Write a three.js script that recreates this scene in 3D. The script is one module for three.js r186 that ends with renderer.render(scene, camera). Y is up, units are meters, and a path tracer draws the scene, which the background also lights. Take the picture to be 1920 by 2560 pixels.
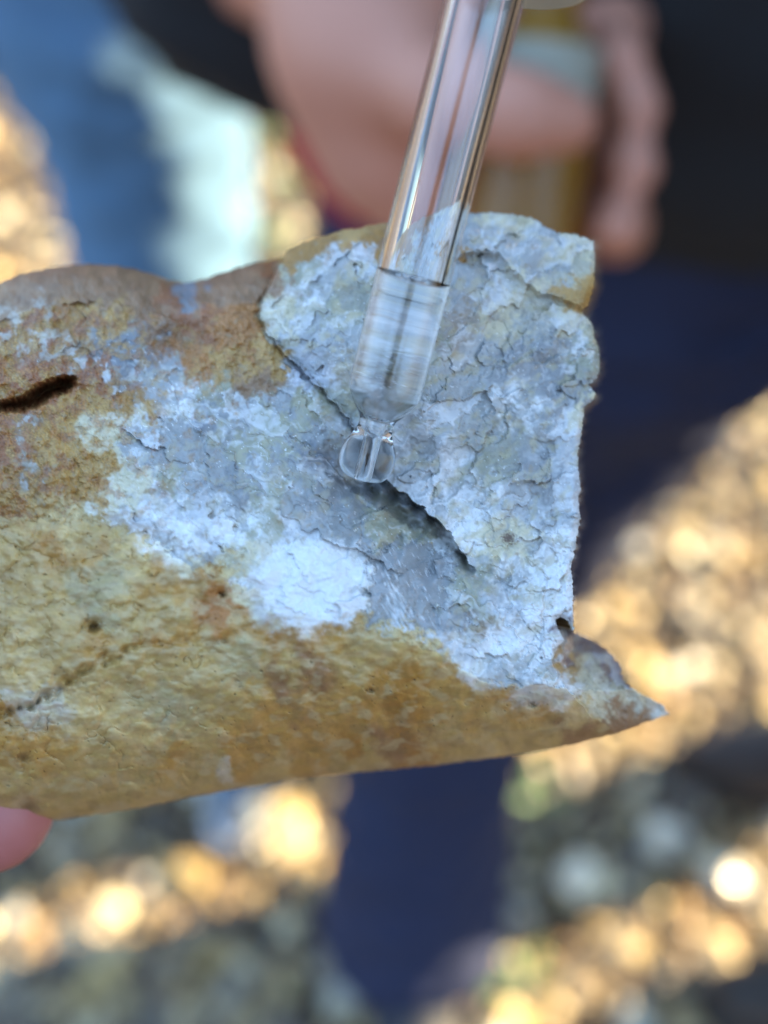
import * as THREE from 'three';
import { mergeGeometries } from 'three/addons/utils/BufferGeometryUtils.js';
import { createNoise2D, createNoise3D } from 'simplex-noise';

// ------------------------------------------------------------------ camera, sky, sun, exposure
const scene = new THREE.Scene();
const camera = new THREE.PerspectiveCamera(50, 0.75, 0.01, 2000);
camera.position.set(0, 1.35, 0);
camera.rotation.set(-50 * Math.PI / 180, 0, 0);
camera.updateMatrixWorld(true);
camera.focus = 0.1035;
camera.userData.fStop = 8.8;

const SUN_ELEV = 21, SUN_AZ = 16;               // low sun from the right, a little from behind the group
const se = SUN_ELEV * Math.PI / 180, sa = SUN_AZ * Math.PI / 180;
const sunDir = new THREE.Vector3(Math.cos(se) * Math.cos(sa), Math.sin(se), -Math.cos(se) * Math.sin(sa));
// clear winter sky: deep blue overhead, paler towards the horizon, warm and brighter round the sun
{
  const Wd = 512, Hd = 256, data = new Float32Array(Wd * Hd * 4), d = new THREE.Vector3();
  for (let r = 0; r < Hd; r++) for (let c = 0; c < Wd; c++) {
    const up = ((r + .5) / Hd - .5) * Math.PI, az = ((c + .5) / Wd - .5) * 2 * Math.PI;
    d.set(Math.cos(up) * Math.cos(az), Math.sin(up), Math.cos(up) * Math.sin(az));
    const h = Math.pow(1 - Math.max(0, d.y), 3), cs = d.dot(sunDir), glow = Math.pow(Math.max(0, cs), 8) * .5 + Math.pow(Math.max(0, cs), 60) * 1.2, ray = .8 + .2 * cs * cs;
    const z = [.203, .352, .585], hz = [.37, .45, .53], w = [1, .86, .62];
    for (let k = 0; k < 3; k++) data[(r * Wd + c) * 4 + k] = (z[k] + (hz[k] - z[k]) * h) * ray * .71 + w[k] * glow * .3;
    data[(r * Wd + c) * 4 + 3] = 1;
  }
  const t = new THREE.DataTexture(data, Wd, Hd, THREE.RGBAFormat, THREE.FloatType);
  t.mapping = THREE.EquirectangularReflectionMapping; t.magFilter = t.minFilter = THREE.LinearFilter; t.needsUpdate = true;
  scene.background = t; scene.environment = t;
}
const sun = new THREE.DirectionalLight(new THREE.Color(1, 0.80, 0.49), 5);
sun.name = 'sun';
sun.position.copy(sunDir).multiplyScalar(8); sun.castShadow = true;
sun.shadow.mapSize.set(4096, 4096);
Object.assign(sun.shadow.camera, { left: -4, right: 4, top: 4, bottom: -4, near: 0.1, far: 20 });
scene.add(sun, sun.target);

const renderer = new THREE.WebGLRenderer({ antialias: true });
renderer.setSize(768, 1024);
renderer.toneMapping = THREE.LinearToneMapping;
renderer.toneMappingExposure = 6.6;
renderer.shadowMap.enabled = true;

// ------------------------------------------------------------------ helpers
function rng(seed) { let s = seed >>> 0; return () => { s = (s + 0x6D2B79F5) >>> 0; let t = s; t = Math.imul(t ^ (t >>> 15), t | 1); t ^= t + Math.imul(t ^ (t >>> 7), t | 61); return ((t ^ (t >>> 14)) >>> 0) / 4294967296; }; }
const R0 = rng(11);
const n2 = createNoise2D(rng(5)), n3 = createNoise3D(rng(9));
const clamp = (x, a, b) => Math.min(b, Math.max(a, x));
const sstep = (a, b, x) => { const t = clamp((x - a) / (b - a), 0, 1); return t * t * (3 - 2 * t); };
const V = (x, y, z) => new THREE.Vector3(x, y, z);
const F = 1280 / Math.tan(25 * Math.PI / 180);   // focal length in photograph pixels
const camQ = camera.quaternion.clone(), camP = camera.position.clone();
const CAM = (px, py, d) => V((px - 960) / F * d, (1280 - py) / F * d, -d);            // metres, lens axes
const P = (px, py, d) => CAM(px, py, d).applyQuaternion(camQ).add(camP);              // a point at distance d along that line of sight
const names = {};
const numbered = (n) => { names[n] = (names[n] ?? -1) + 1; return names[n] ? n + '_' + String(names[n]).padStart(3, '0') : n; };
function part(name, geo, mat, parent) { const m = new THREE.Mesh(geo, mat); m.name = name; m.castShadow = m.receiveShadow = true; parent.add(m); return m; }
function thing(name, label, category, pos, group) {
  const g = new THREE.Group(); g.name = numbered(name); g.userData = { label, category }; if (group) g.userData.group = group;
  if (pos) g.position.copy(pos); scene.add(g); return g;
}
const mat = (o) => new THREE.MeshStandardMaterial(o);
const phys = (o) => new THREE.MeshPhysicalMaterial(o);
const lin = (r, g, b) => new THREE.Color().setRGB(r, g, b);

// distance to a capsule whose radius changes from ra to rb
function capsule(p, a, b, ra, rb) {
  const bx = b.x - a.x, by = b.y - a.y, bz = b.z - a.z, px = p.x - a.x, py = p.y - a.y, pz = p.z - a.z;
  const l = bx * bx + by * by + bz * bz, t = l > 0 ? clamp((px * bx + py * by + pz * bz) / l, 0, 1) : 0;
  const dx = px - bx * t, dy = py - by * t, dz = pz - bz * t;
  return Math.sqrt(dx * dx + dy * dy + dz * dz) - (ra + (rb - ra) * t);
}
const smin = (a, b, k) => { const h = Math.max(k - Math.abs(a - b), 0) / k; return Math.min(a, b) - h * h * k * 0.25; };
const chainSdf = (bones, k, p) => { let d = 1e9; for (const [a, b, ra, rb] of bones) d = smin(d, capsule(p, a, b, ra, rb), k); return d; };
function boundsOf(bones, pad) {
  const lo = V(1e9, 1e9, 1e9), hi = V(-1e9, -1e9, -1e9);
  for (const [a, b, ra, rb] of bones) for (const [q, r] of [[a, ra], [b, rb]]) { lo.min(V(q.x - r, q.y - r, q.z - r)); hi.max(V(q.x + r, q.y + r, q.z + r)); }
  return [lo.subScalar(pad), hi.addScalar(pad)];
}
// naive surface nets over a distance field
function nets(sdf, lo, hi, cell) {
  const nx = Math.ceil((hi.x - lo.x) / cell) + 1, ny = Math.ceil((hi.y - lo.y) / cell) + 1, nz = Math.ceil((hi.z - lo.z) / cell) + 1;
  const f = new Float32Array(nx * ny * nz), p = V(0, 0, 0), at = (i, j, k) => i + nx * (j + ny * k);
  for (let k = 0; k < nz; k++) for (let j = 0; j < ny; j++) for (let i = 0; i < nx; i++) { p.set(lo.x + i * cell, lo.y + j * cell, lo.z + k * cell); f[at(i, j, k)] = sdf(p); }
  const vid = new Int32Array(nx * ny * nz).fill(-1), pos = [], idx = [];
  const C = [[0, 0, 0], [1, 0, 0], [0, 1, 0], [1, 1, 0], [0, 0, 1], [1, 0, 1], [0, 1, 1], [1, 1, 1]], E = [[0, 1], [2, 3], [4, 5], [6, 7], [0, 2], [1, 3], [4, 6], [5, 7], [0, 4], [1, 5], [2, 6], [3, 7]];
  for (let k = 0; k < nz - 1; k++) for (let j = 0; j < ny - 1; j++) for (let i = 0; i < nx - 1; i++) {
    const v = C.map(([a, b, c]) => f[at(i + a, j + b, k + c)]);
    let n = 0, x = 0, y = 0, z = 0;
    for (const [a, b] of E) if ((v[a] < 0) !== (v[b] < 0)) { const t = v[a] / (v[a] - v[b]); x += C[a][0] + (C[b][0] - C[a][0]) * t; y += C[a][1] + (C[b][1] - C[a][1]) * t; z += C[a][2] + (C[b][2] - C[a][2]) * t; n++; }
    if (n) { vid[at(i, j, k)] = pos.length / 3; pos.push(lo.x + (i + x / n) * cell, lo.y + (j + y / n) * cell, lo.z + (k + z / n) * cell); }
  }
  const quad = (a, b, c, d, flip) => { if (a < 0 || b < 0 || c < 0 || d < 0) return; if (flip) idx.push(a, c, b, a, d, c); else idx.push(a, b, c, a, c, d); };
  for (let k = 1; k < nz - 1; k++) for (let j = 1; j < ny - 1; j++) for (let i = 1; i < nx - 1; i++) {
    const s = f[at(i, j, k)] < 0;
    if (s !== (f[at(i + 1, j, k)] < 0)) quad(vid[at(i, j - 1, k - 1)], vid[at(i, j, k - 1)], vid[at(i, j, k)], vid[at(i, j - 1, k)], !s);
    if (s !== (f[at(i, j + 1, k)] < 0)) quad(vid[at(i - 1, j, k - 1)], vid[at(i - 1, j, k)], vid[at(i, j, k)], vid[at(i, j, k - 1)], !s);
    if (s !== (f[at(i, j, k + 1)] < 0)) quad(vid[at(i - 1, j - 1, k)], vid[at(i, j - 1, k)], vid[at(i, j, k)], vid[at(i - 1, j, k)], !s);
  }
  const g = new THREE.BufferGeometry();
  g.setAttribute('position', new THREE.Float32BufferAttribute(pos, 3)); g.setIndex(idx); g.computeVertexNormals();
  return g;
}
const solid = (bones, k, cell, extra) => { const [lo, hi] = boundsOf(bones, cell * 3 + (extra ? 0.02 : 0)); return nets((p) => chainSdf(bones, k, p) + (extra ? extra(p) : 0), lo, hi, cell); };
const shifted = (g, o) => g.translate(-o.x, -o.y, -o.z);

// ------------------------------------------------------------------ ground
{
  const N = 512, data = new Uint8Array(N * N * 4);
  for (let j = 0; j < N; j++) for (let i = 0; i < N; i++) {
    const u = i / N * Math.PI * 2, v = j / N * Math.PI * 2;
    const a = n3(Math.cos(u) * 6, Math.sin(u) * 6 + Math.cos(v) * 6, Math.sin(v) * 6), b = n3(Math.cos(u) * 30, Math.sin(u) * 30 + Math.cos(v) * 30, Math.sin(v) * 30);
    const k = 0.55 + 0.16 * a + 0.3 * b;
    data.set([clamp(84 * k + 10, 0, 255), clamp(64 * k + 7, 0, 255), clamp(42 * k + 5, 0, 255), 255], (j * N + i) * 4);
  }
  const t = new THREE.DataTexture(data, N, N); t.colorSpace = THREE.SRGBColorSpace; t.wrapS = t.wrapT = THREE.RepeatWrapping; t.magFilter = THREE.LinearFilter; t.repeat.set(400, 400); t.needsUpdate = true;
  const g = new THREE.PlaneGeometry(400, 400).rotateX(-Math.PI / 2);
  const m = new THREE.Mesh(g, mat({ map: t, roughness: 1 })); m.name = 'ground'; m.receiveShadow = true; m.userData = { kind: 'structure', label: 'bare brown earth under the pebbles', category: 'ground' }; scene.add(m);
}
{
  const palette = [[.36, .25, .12], [.50, .37, .18], [.20, .13, .065], [.26, .22, .16], [.10, .072, .048], [.62, .50, .29], [.30, .18, .07], [.15, .13, .105], [.08, .056, .036]];
  const pale = [[.78, .66, .40], [.68, .50, .22], [.55, .38, .14], [.74, .67, .52], [.36, .27, .15], [.20, .17, .13]];
  const r = rng(77);
  for (let kind = 0; kind < 3; kind++) {
    const g = new THREE.IcosahedronGeometry(1, 2), p = g.attributes.position, q = V(0, 0, 0);
    for (let i = 0; i < p.count; i++) { q.fromBufferAttribute(p, i); const s = 1 + 0.28 * n3(q.x * 0.9 + kind * 9, q.y * 0.9, q.z * 0.9) + 0.08 * n3(q.x * 3, q.y * 3 + kind * 5, q.z * 3); p.setXYZ(i, q.x * s, q.y * s * 0.62, q.z * s * 0.8); }
    g.computeVertexNormals();
    const count = [16000, 5000, 1100][kind], m = new THREE.InstancedMesh(g, mat({ color: 0xffffff, roughness: [0.75, 0.5, 0.3][kind] }), count), o = new THREE.Object3D(), c = new THREE.Color();
    for (let i = 0; i < count; i++) {
      const a = 0.15 + Math.pow(r(), 1.5) * 3.6, w = 0.55 + a * 0.42, s = [.004, .008, .012][kind] + [.010, .012, .016][kind] * Math.pow(r(), 1.8);
      o.position.set((r() * 2 - 1) * w, s * (kind ? .45 : .2), -a); o.rotation.set(r() * 0.7 - 0.35, r() * 6.28, r() * 0.7 - 0.35); o.scale.set(s * (0.8 + 0.5 * r()), s * (0.7 + 0.5 * r()), s);
      o.updateMatrix(); m.setMatrixAt(i, o.matrix);
      const k = (kind === 2 ? pale : palette)[Math.floor(r() * (kind === 2 ? pale : palette).length)], l = 0.7 + 0.4 * r(); m.setColorAt(i, c.setRGB(k[0] * l, k[1] * l, k[2] * l));
    }
    m.name = ['gravel', 'river_pebbles', 'polished_pebbles'][kind]; m.castShadow = m.receiveShadow = true;
    m.userData = { kind: 'stuff', label: ['rough tan and brown gravel covering the ground', 'smooth tan river pebbles scattered over the ground', 'shiny worn pebbles scattered over the ground'][kind], category: 'gravel' };
    scene.add(m);
  }
}
// small green plants among the pebbles
{
  const leafMat = mat({ color: lin(.07, .16, .05), roughness: 0.6, side: THREE.DoubleSide });
  const leaf = new THREE.PlaneGeometry(0.012, 0.045, 2, 6), p = leaf.attributes.position;
  for (let i = 0; i < p.count; i++) { const t = p.getY(i) / 0.045 + 0.5; p.setXYZ(i, p.getX(i) * Math.sin(Math.PI * clamp(t, 0.08, 0.97)), t * 0.045, Math.pow(t, 2) * 0.02 + Math.abs(p.getX(i)) * 0.4); }
  leaf.computeVertexNormals();
  const spots = [[1350, 2010], [690, 350], [730, 470], [690, 610], [1310, 2480], [1500, 1180]], r = rng(3);
  const where = ['just right of the navy trouser leg', 'between the blue jeans and the dark trousers', 'in the gap beside the lit jeans', 'just above the rock lobe beside the jeans', 'on the shaded gravel by the dark shoe', 'in the sunlit gravel beside the navy trousers'];
  spots.forEach(([px, py], i) => {
    const d = P(px, py, 1).sub(camP), pos = camP.clone().addScaledVector(d, -camP.y / d.y);
    const g = thing('weed_plant', 'small green weed growing ' + where[i], 'plant', pos, 'small weeds in the gravel');
    for (let k = 0; k < 9; k++) { const m = part('leaf', leaf, leafMat, g); m.rotation.set(0.3 + r() * 0.9, k * 0.7 + r(), 0, 'YXZ'); m.scale.setScalar(0.6 + r() * 0.8); m.position.y = 0.004; }
  });
}

// ------------------------------------------------------------------ people
const foldNoise = (amp, sx, sy) => (p) => amp * (Math.abs(n3(p.x * sx, p.y * sy + p.x * 5, p.z * sx)) + 0.5 * n3(p.x * sx * 2.2, p.y * sy * 2.2, p.z * sx * 2.2));
function person(label, j, look) {
  const base = V((j.ankleA.x + j.ankleB.x) / 2, 0, (j.ankleA.z + j.ankleB.z) / 2);
  const g = thing('person', label, 'person', base);
  const mid = (a, b, t = 0.5) => a.clone().lerp(b, t);
  const pelvis = mid(j.hipA, j.hipB);
  // body: head with face, neck, thin trunk and limbs, hands, as one mesh
  const head = j.head, fwd = j.facing.clone().normalize(), side = V(0, 1, 0).cross(fwd).normalize(), H = (f, u, s) => head.clone().addScaledVector(fwd, f).addScaledVector(V(0, 1, 0), u).addScaledVector(side, s);
  const headBones = [[H(0, 0.03, 0), H(-0.015, 0.035, 0), .082, .086], [H(0.02, -0.05, 0), H(0.035, -0.085, 0), .062, .038], [H(0.085, -0.01, 0), H(0.1, -0.045, 0), .008, .014], [H(0.07, -0.085, .012), H(0.07, -0.085, -.012), .012, .012], [H(-.005, -.02, .083), H(-.005, .01, .083), .012, .014], [H(-.005, -.02, -.083), H(-.005, .01, -.083), .012, .014], [H(-0.01, -0.07, 0), j.neck, .055, .06]];
  const eye = [H(.082, .0, .032), H(.082, .0, -.032)];
  const trunk = [[j.neck, mid(j.chest, pelvis, .1), .06, .12], [j.chest, pelvis, .12, .09], [j.shA, j.chest, .05, .1], [j.shB, j.chest, .05, .1], [j.shA, j.elA, .045, .036], [j.elA, j.wrA, .036, .027], [j.shB, j.elB, .045, .036], [j.elB, j.wrB, .036, .027],
    [pelvis, j.hipA, .08, .07], [pelvis, j.hipB, .08, .07], [j.hipA, j.kneeA, .075, .05], [j.kneeA, j.ankleA, .05, .035], [j.hipB, j.kneeB, .075, .05], [j.kneeB, j.ankleB, .05, .035]];
  const hands = [];
  for (const s of ['A', 'B']) {
    if (look['hand' + s]) { hands.push(...look['hand' + s]); continue; }
    const w = j['wr' + s], d = w.clone().sub(j['el' + s]).normalize(), a = d.clone().cross(fwd).normalize(); if (a.lengthSq() < 0.1) a.set(1, 0, 0);
    const c = d.clone().cross(a).normalize(), pt = (x, y, z) => w.clone().addScaledVector(d, x).addScaledVector(a, y).addScaledVector(c, z);
    hands.push([w, pt(.05, .012, 0), .026, .02], [w, pt(.05, -.012, 0), .024, .02]);
    for (let f = 0; f < 4; f++) { const y = (f - 1.5) * .02, L = [.062, .075, .07, .055][f]; hands.push([pt(.06, y, 0), pt(.06 + L * .5, y * 1.1, .012), .0095, .009], [pt(.06 + L * .5, y * 1.1, .012), pt(.06 + L * .85, y * 1.05, .035), .009, .0075]); }
    hands.push([pt(.02, .026, .008), pt(.055, .048, .022), .012, .01], [pt(.055, .048, .022), pt(.08, .05, .034), .01, .008]);
  }
  const bodyGeos = [solid([...headBones, ...trunk.slice(0, 1)], .025, .008), solid(trunk, .03, .016), ...(look.handCell ? [solid(look.handB, .004, look.handCell), solid(hands.filter((h) => !look.handB.includes(h)), .008, .004)] : [solid(hands, look.handBlend ?? .008, .004)])];
  const body = part('body', shifted(mergeGeometries(bodyGeos), base), look.skin, g);
  for (const e of eye) part('eye', new THREE.SphereGeometry(.012, 12, 8).translate(e.x - base.x, e.y - base.y, e.z - base.z), eyeMat, g);
  const hairBones = [[H(-.02, .06, 0), H(-.045, .05, 0), .088, .09], [H(-.05, .03, 0), H(-.06, -.05, 0), .082, .06]];
  part('hair', shifted(solid(hairBones, .03, .01, (p) => .006 * n3(p.x * 60, p.y * 25, p.z * 60)), base), look.hair, g);
  if (look.added_scarf) {  // added unseen wraps, keep the sunlit face out of the tube's reflection
    part('added_scarf', shifted(solid([[H(.02, -.05, 0), H(.03, -.09, 0), .08, .07], [H(0, -.09, 0), j.neck, .09, .105], [H(.055, -.02, 0), H(.055, -.06, 0), .05, .05]], .03, .009), base), look.added_scarf, g);
    part('added_cap', shifted(solid([[H(0, .065, 0), H(-.01, .06, 0), .1, .1], [H(.03, .04, 0), H(.03, .05, 0), .085, .085]], .02, .009), base), look.added_scarf, g);
  }
  // clothing
  const tr = look.leg ?? 1;
  const legs = [[pelvis.clone().add(V(0, .12, 0)), pelvis, .13, .125], [pelvis, j.hipA, .12, .1], [pelvis, j.hipB, .12, .1], [j.hipA, j.kneeA, .098 * tr, .078 * tr], [j.kneeA, mid(j.kneeA, j.ankleA, .93), .08 * tr, look.cuff ?? .078 * tr], [j.hipB, j.kneeB, .098 * tr, .078 * tr], [j.kneeB, mid(j.kneeB, j.ankleB, .93), .08 * tr, look.cuff ?? .078 * tr]];
  part('trousers', shifted(solid(legs, .04, .011, foldNoise(.012, 7, 15)), base), look.trousers, g);
  const hem = look.hem ?? .95, top = [[V(j.chest.x, hem, pelvis.z), j.chest, .16, .17], [V(pelvis.x - .07, hem, pelvis.z), mid(j.shA, j.chest, .4), .12, .12], [V(pelvis.x + .07, hem, pelvis.z), mid(j.shB, j.chest, .4), .12, .12], [j.shA, j.shB, .085, .085], [j.chest, j.neck, .13, .075],
    [j.shA, j.elA, .08, .062], [j.elA, mid(j.elA, j.wrA, look.sleeveA ?? .95), .058, .048], [j.shB, j.elB, .08, .062], [j.elB, mid(j.elB, j.wrB, look.sleeveB ?? .95), .062, .048]];
  part('jacket', shifted(solid(top, .06, .012, foldNoise(.012, 8, 12)), base), look.jacket, g);
  if (look.shirt) { const s = [[V(pelvis.x - .108, hem - .06, pelvis.z + .01), V(pelvis.x - .11, hem, pelvis.z + .01), .083, .09]]; part('shirt', shifted(solid(s, .04, .012), base), look.shirt, g); }
  for (const s of ['A', 'B']) {
    const a = j['ankle' + s], t = j['toe' + s], heel = a.clone().lerp(t, -.22), ball = a.clone().lerp(t, .62); heel.y = .045; ball.y = .042; const tip = t.clone(); tip.y = .04; const up = a.clone().lerp(t, .12); up.y = .1;
    const sh = part('shoe', shifted(solid([[heel, ball, .036, .046], [ball, tip, .046, .036], [a, up, .05, .045], [up, ball, .045, .042]], .03, .008), base), look.shoe, g);
    const sole = solid([[heel, ball, .041, .052], [ball, tip, .052, .043]], .03, .007), sp = sole.attributes.position; for (let i = 0; i < sp.count; i++) sp.setY(i, .012 + (sp.getY(i) - .045) * .26); sole.computeVertexNormals();
    part('sole', shifted(sole, base), look.sole, sh);
  }
  return g;
}
const eyeMat = mat({ color: lin(.05, .04, .03), roughness: .2 });
const skin = mat({ color: lin(.55, .31, .23), roughness: .55 });
const denim = mat({ color: lin(.09, .18, .29), roughness: .95 });
const navy = mat({ color: lin(.010, .016, .05), roughness: .85 });
const blackCloth = mat({ color: lin(.012, .012, .014), roughness: .9 });
const redCloth = mat({ color: lin(.45, .02, .03), roughness: .8 });
const hairDark = mat({ color: lin(.04, .025, .015), roughness: .6 });

person('person in blue jeans and red jacket, right side of the leg in sunlight', {
  hipA: V(-.215, .92, -.89), kneeA: V(-.212, .5, -.86), ankleA: V(-.19, .09, -.85), toeA: V(-.185, .04, -.61),
  hipB: V(-.28, .92, -1.05), kneeB: V(-.3, .5, -1.12), ankleB: V(-.3, .09, -1.2), toeB: V(-.36, .04, -1.0),
  chest: V(-.22, 1.3, -.96), neck: V(-.23, 1.5, -.95), head: V(-.22, 1.66, -.91), facing: V(.4, 0, 1),
  shA: V(-.1, 1.43, -.87), elA: V(-.06, 1.2, -.92), wrA: V(-.12, 1.2, -.72), shB: V(-.36, 1.43, -1.05), elB: V(-.46, 1.16, -1.03), wrB: V(-.36, 1.12, -.84),
}, { skin, hair: hairDark, trousers: denim, jacket: redCloth, hem: 1.03, shoe: mat({ color: lin(.10, .13, .17), roughness: .7 }), sole: mat({ color: lin(.72, .74, .76), roughness: .6 }), leg: 1.04 });

// the person opposite, whose right hand grips the bottle; fingers come round behind it
const W2 = P(840, -70, .385);
const grip = [[W2, P(930, 120, .385), .029, .032], [P(930, 120, .385), P(1010, 330, .40), .033, .03], [P(860, 100, .39), P(960, 360, .40), .024, .024], [P(1000, 300, .40), P(1090, 520, .41), .026, .02],
  [P(960, 160, .37), P(1120, 250, .35), .018, .0135], [P(1120, 250, .35), P(1290, 285, .342), .0125, .0115], [P(1290, 285, .342), P(1420, 305, .345), .0115, .0098]];
for (const [y0, y1, x2, y2] of [[80, 60, 1555, 150], [230, 220, 1600, 270], [380, 400, 1590, 420], [520, 560, 1545, 570]]) grip.push([P(1060, y0 + 40, .42), P(1310, (y0 + y1) / 2, .435), .011, .0105], [P(1310, (y0 + y1) / 2, .435), P(1540, y1 + 10, .415), .0105, .0098], [P(1540, y1 + 10, .415), P(x2, y2, .385), .0098, .0085]);
person('person in black jacket and navy trousers gripping an amber bottle', {
  hipA: V(.06, .93, -.56), kneeA: V(.045, .5, -.50), ankleA: V(.032, .08, -.44), toeA: V(.035, .04, -.22),
  hipB: V(.20, .93, -.58), kneeB: V(.13, .5, -.66), ankleB: V(.09, .1, -.82), toeB: V(.11, .04, -.68),
  chest: V(.16, 1.3, -.58), neck: V(.16, 1.5, -.57), head: V(.14, 1.65, -.52), facing: V(-.1, 0, 1),
  shA: V(-.03, 1.43, -.57), elA: V(-.06, 1.13, -.53), wrA: W2, shB: V(.36, 1.43, -.56), elB: V(.36, 1.42, -.34), wrB: V(.13, 1.44, -.14),
}, { skin: mat({ color: lin(.58, .25, .165), roughness: .5 }), hair: hairDark, trousers: navy, jacket: blackCloth, shirt: redCloth, hem: 1.1, sleeveA: .1, shoe: mat({ color: lin(.012, .014, .02), roughness: .5 }), sole: mat({ color: lin(.03, .03, .035), roughness: .8 }), leg: 1.02, cuff: .108, handA: grip, handBlend: .012 });

person('person in dark clothes beside the sunlit gravel, only a trouser edge showing', {
  hipA: V(.64, .97, -.29), kneeA: V(.6, .52, -.34), ankleA: V(.58, .1, -.38), toeA: V(.4, .04, -.38),
  hipB: V(.64, .97, -.49), kneeB: V(.6, .52, -.59), ankleB: V(.58, .1, -.66), toeB: V(.42, .04, -.68),
  chest: V(.6, 1.38, -.36), neck: V(.58, 1.58, -.34), head: V(.54, 1.74, -.32), facing: V(-1, 0, 0),
  shA: V(.58, 1.53, -.15), elA: V(.6, 1.27, -.08), wrA: V(.55, 1.02, -.1), shB: V(.58, 1.53, -.56), elB: V(.7, 1.24, -.64), wrB: V(.7, .98, -.6),
}, { skin, hair: hairDark, trousers: mat({ color: lin(.03, .02, .022), roughness: .9 }), jacket: blackCloth, hem: 1.0, shoe: mat({ color: lin(.03, .02, .015), roughness: .6 }), sole: mat({ color: lin(.02, .02, .02), roughness: .8 }), leg: 1.05 });

// ------------------------------------------------------------------ amber bottle in the grip
{
  const c = P(1330, 330, .388), top = P(1380, -60, .375), axis = top.clone().sub(c).normalize();
  const g = thing('bottle', 'amber reagent bottle with pale grey label held in a hand', 'bottle', c); g.quaternion.setFromUnitVectors(V(0, 1, 0), axis);
  const prof = [[0, -.047], [.019, -.047], [.0205, -.044], [.0205, .022], [.019, .028], [.012, .036], [.0105, .039], [.0105, .048], [0, .048]].map(([x, y]) => new THREE.Vector2(x, y));
  part('glass_body', new THREE.LatheGeometry(prof, 40), phys({ color: lin(.30, .14, .015), roughness: .15, transmission: .1, thickness: .01, ior: 1.5 }), g);
  part('label', new THREE.CylinderGeometry(.0208, .0208, .028, 40, 1, true).translate(0, .014, 0), mat({ color: lin(.36, .345, .27), roughness: .8, side: THREE.DoubleSide }), g);
  part('screw_neck', new THREE.CylinderGeometry(.0118, .0118, .006, 32).translate(0, .044, 0), phys({ color: lin(.32, .14, .02), roughness: .15 }), g);
}

// ------------------------------------------------------------------ the quartz stone
const D0 = .105;                                 // distance of the pipette's tip, metres
function tps(pts) {
  const n = pts.length, N = n + 3, A = Array.from({ length: N }, () => new Float64Array(N + 1)), S = 500, U = (r2) => r2 < 1e-9 ? 0 : r2 * Math.log(r2) * .5;
  const q = pts.map(([x, y, z]) => [x / S, y / S, z]);
  for (let i = 0; i < n; i++) { for (let k = 0; k < n; k++) A[i][k] = U((q[i][0] - q[k][0]) ** 2 + (q[i][1] - q[k][1]) ** 2); A[i][i] += 1e-3; A[i][n] = A[n][i] = 1; A[i][n + 1] = A[n + 1][i] = q[i][0]; A[i][n + 2] = A[n + 2][i] = q[i][1]; A[i][N] = q[i][2]; }
  for (let c = 0; c < N; c++) { let p = c; for (let i = c + 1; i < N; i++) if (Math.abs(A[i][c]) > Math.abs(A[p][c])) p = i;[A[c], A[p]] = [A[p], A[c]]; for (let i = 0; i < N; i++) if (i !== c) { const f = A[i][c] / A[c][c]; if (f) for (let k = c; k <= N; k++) A[i][k] -= f * A[c][k]; } }
  const w = A.map((r, i) => r[N] / r[i]);
  return (x, y) => { x /= S; y /= S; let s = w[n] + w[n + 1] * x + w[n + 2] * y; for (let i = 0; i < n; i++) { const dx = x - q[i][0], dy = y - q[i][1], r2 = dx * dx + dy * dy; if (r2 > 1e-9) s += w[i] * r2 * Math.log(r2) * .5; } return s; };
}
// distance to a polyline; sign > 0 to the right of its direction (y grows downward)
function lineDist(L, x, y) {
  let best = 1e9, sg = 1, u = 0, at = 0;
  for (let i = 0; i + 1 < L.length; i++) { const [ax, ay] = L[i], [bx, by] = L[i + 1], dx = bx - ax, dy = by - ay, t = clamp(((x - ax) * dx + (y - ay) * dy) / (dx * dx + dy * dy), 0, 1), ex = x - ax - dx * t, ey = y - ay - dy * t, d = ex * ex + ey * ey; if (d < best) { best = d; sg = dx * ey - dy * ex > 0 ? -1 : 1; u = (i + t) / (L.length - 1); } }
  return [Math.sqrt(best), sg, u];
}
function polySd(L, x, y) {                       // positive inside
  let best = 1e9, inside = false;
  for (let i = 0, j = L.length - 1; i < L.length; j = i++) {
    const [ax, ay] = L[j], [bx, by] = L[i], dx = bx - ax, dy = by - ay, t = clamp(((x - ax) * dx + (y - ay) * dy) / (dx * dx + dy * dy), 0, 1), ex = x - ax - dx * t, ey = y - ay - dy * t, d = ex * ex + ey * ey;
    if (d < best) best = d;
    if ((ay > y) !== (by > y) && x < (bx - ax) * (y - ay) / (by - ay) + ax) inside = !inside;
  }
  return inside ? Math.sqrt(best) : -Math.sqrt(best);
}
const rightEdge = [[1487, 602], [1489, 671], [1487, 718], [1472, 766], [1455, 777], [1470, 795], [1485, 813], [1488, 841], [1499, 869], [1502, 913], [1497, 944], [1477, 963], [1491, 985], [1484, 1003], [1462, 1020], [1457, 1082], [1446, 1134], [1448, 1175], [1454, 1227], [1447, 1250], [1455, 1298], [1445, 1339], [1437, 1391], [1430, 1414], [1435, 1478], [1434, 1536], [1438, 1578]];
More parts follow.
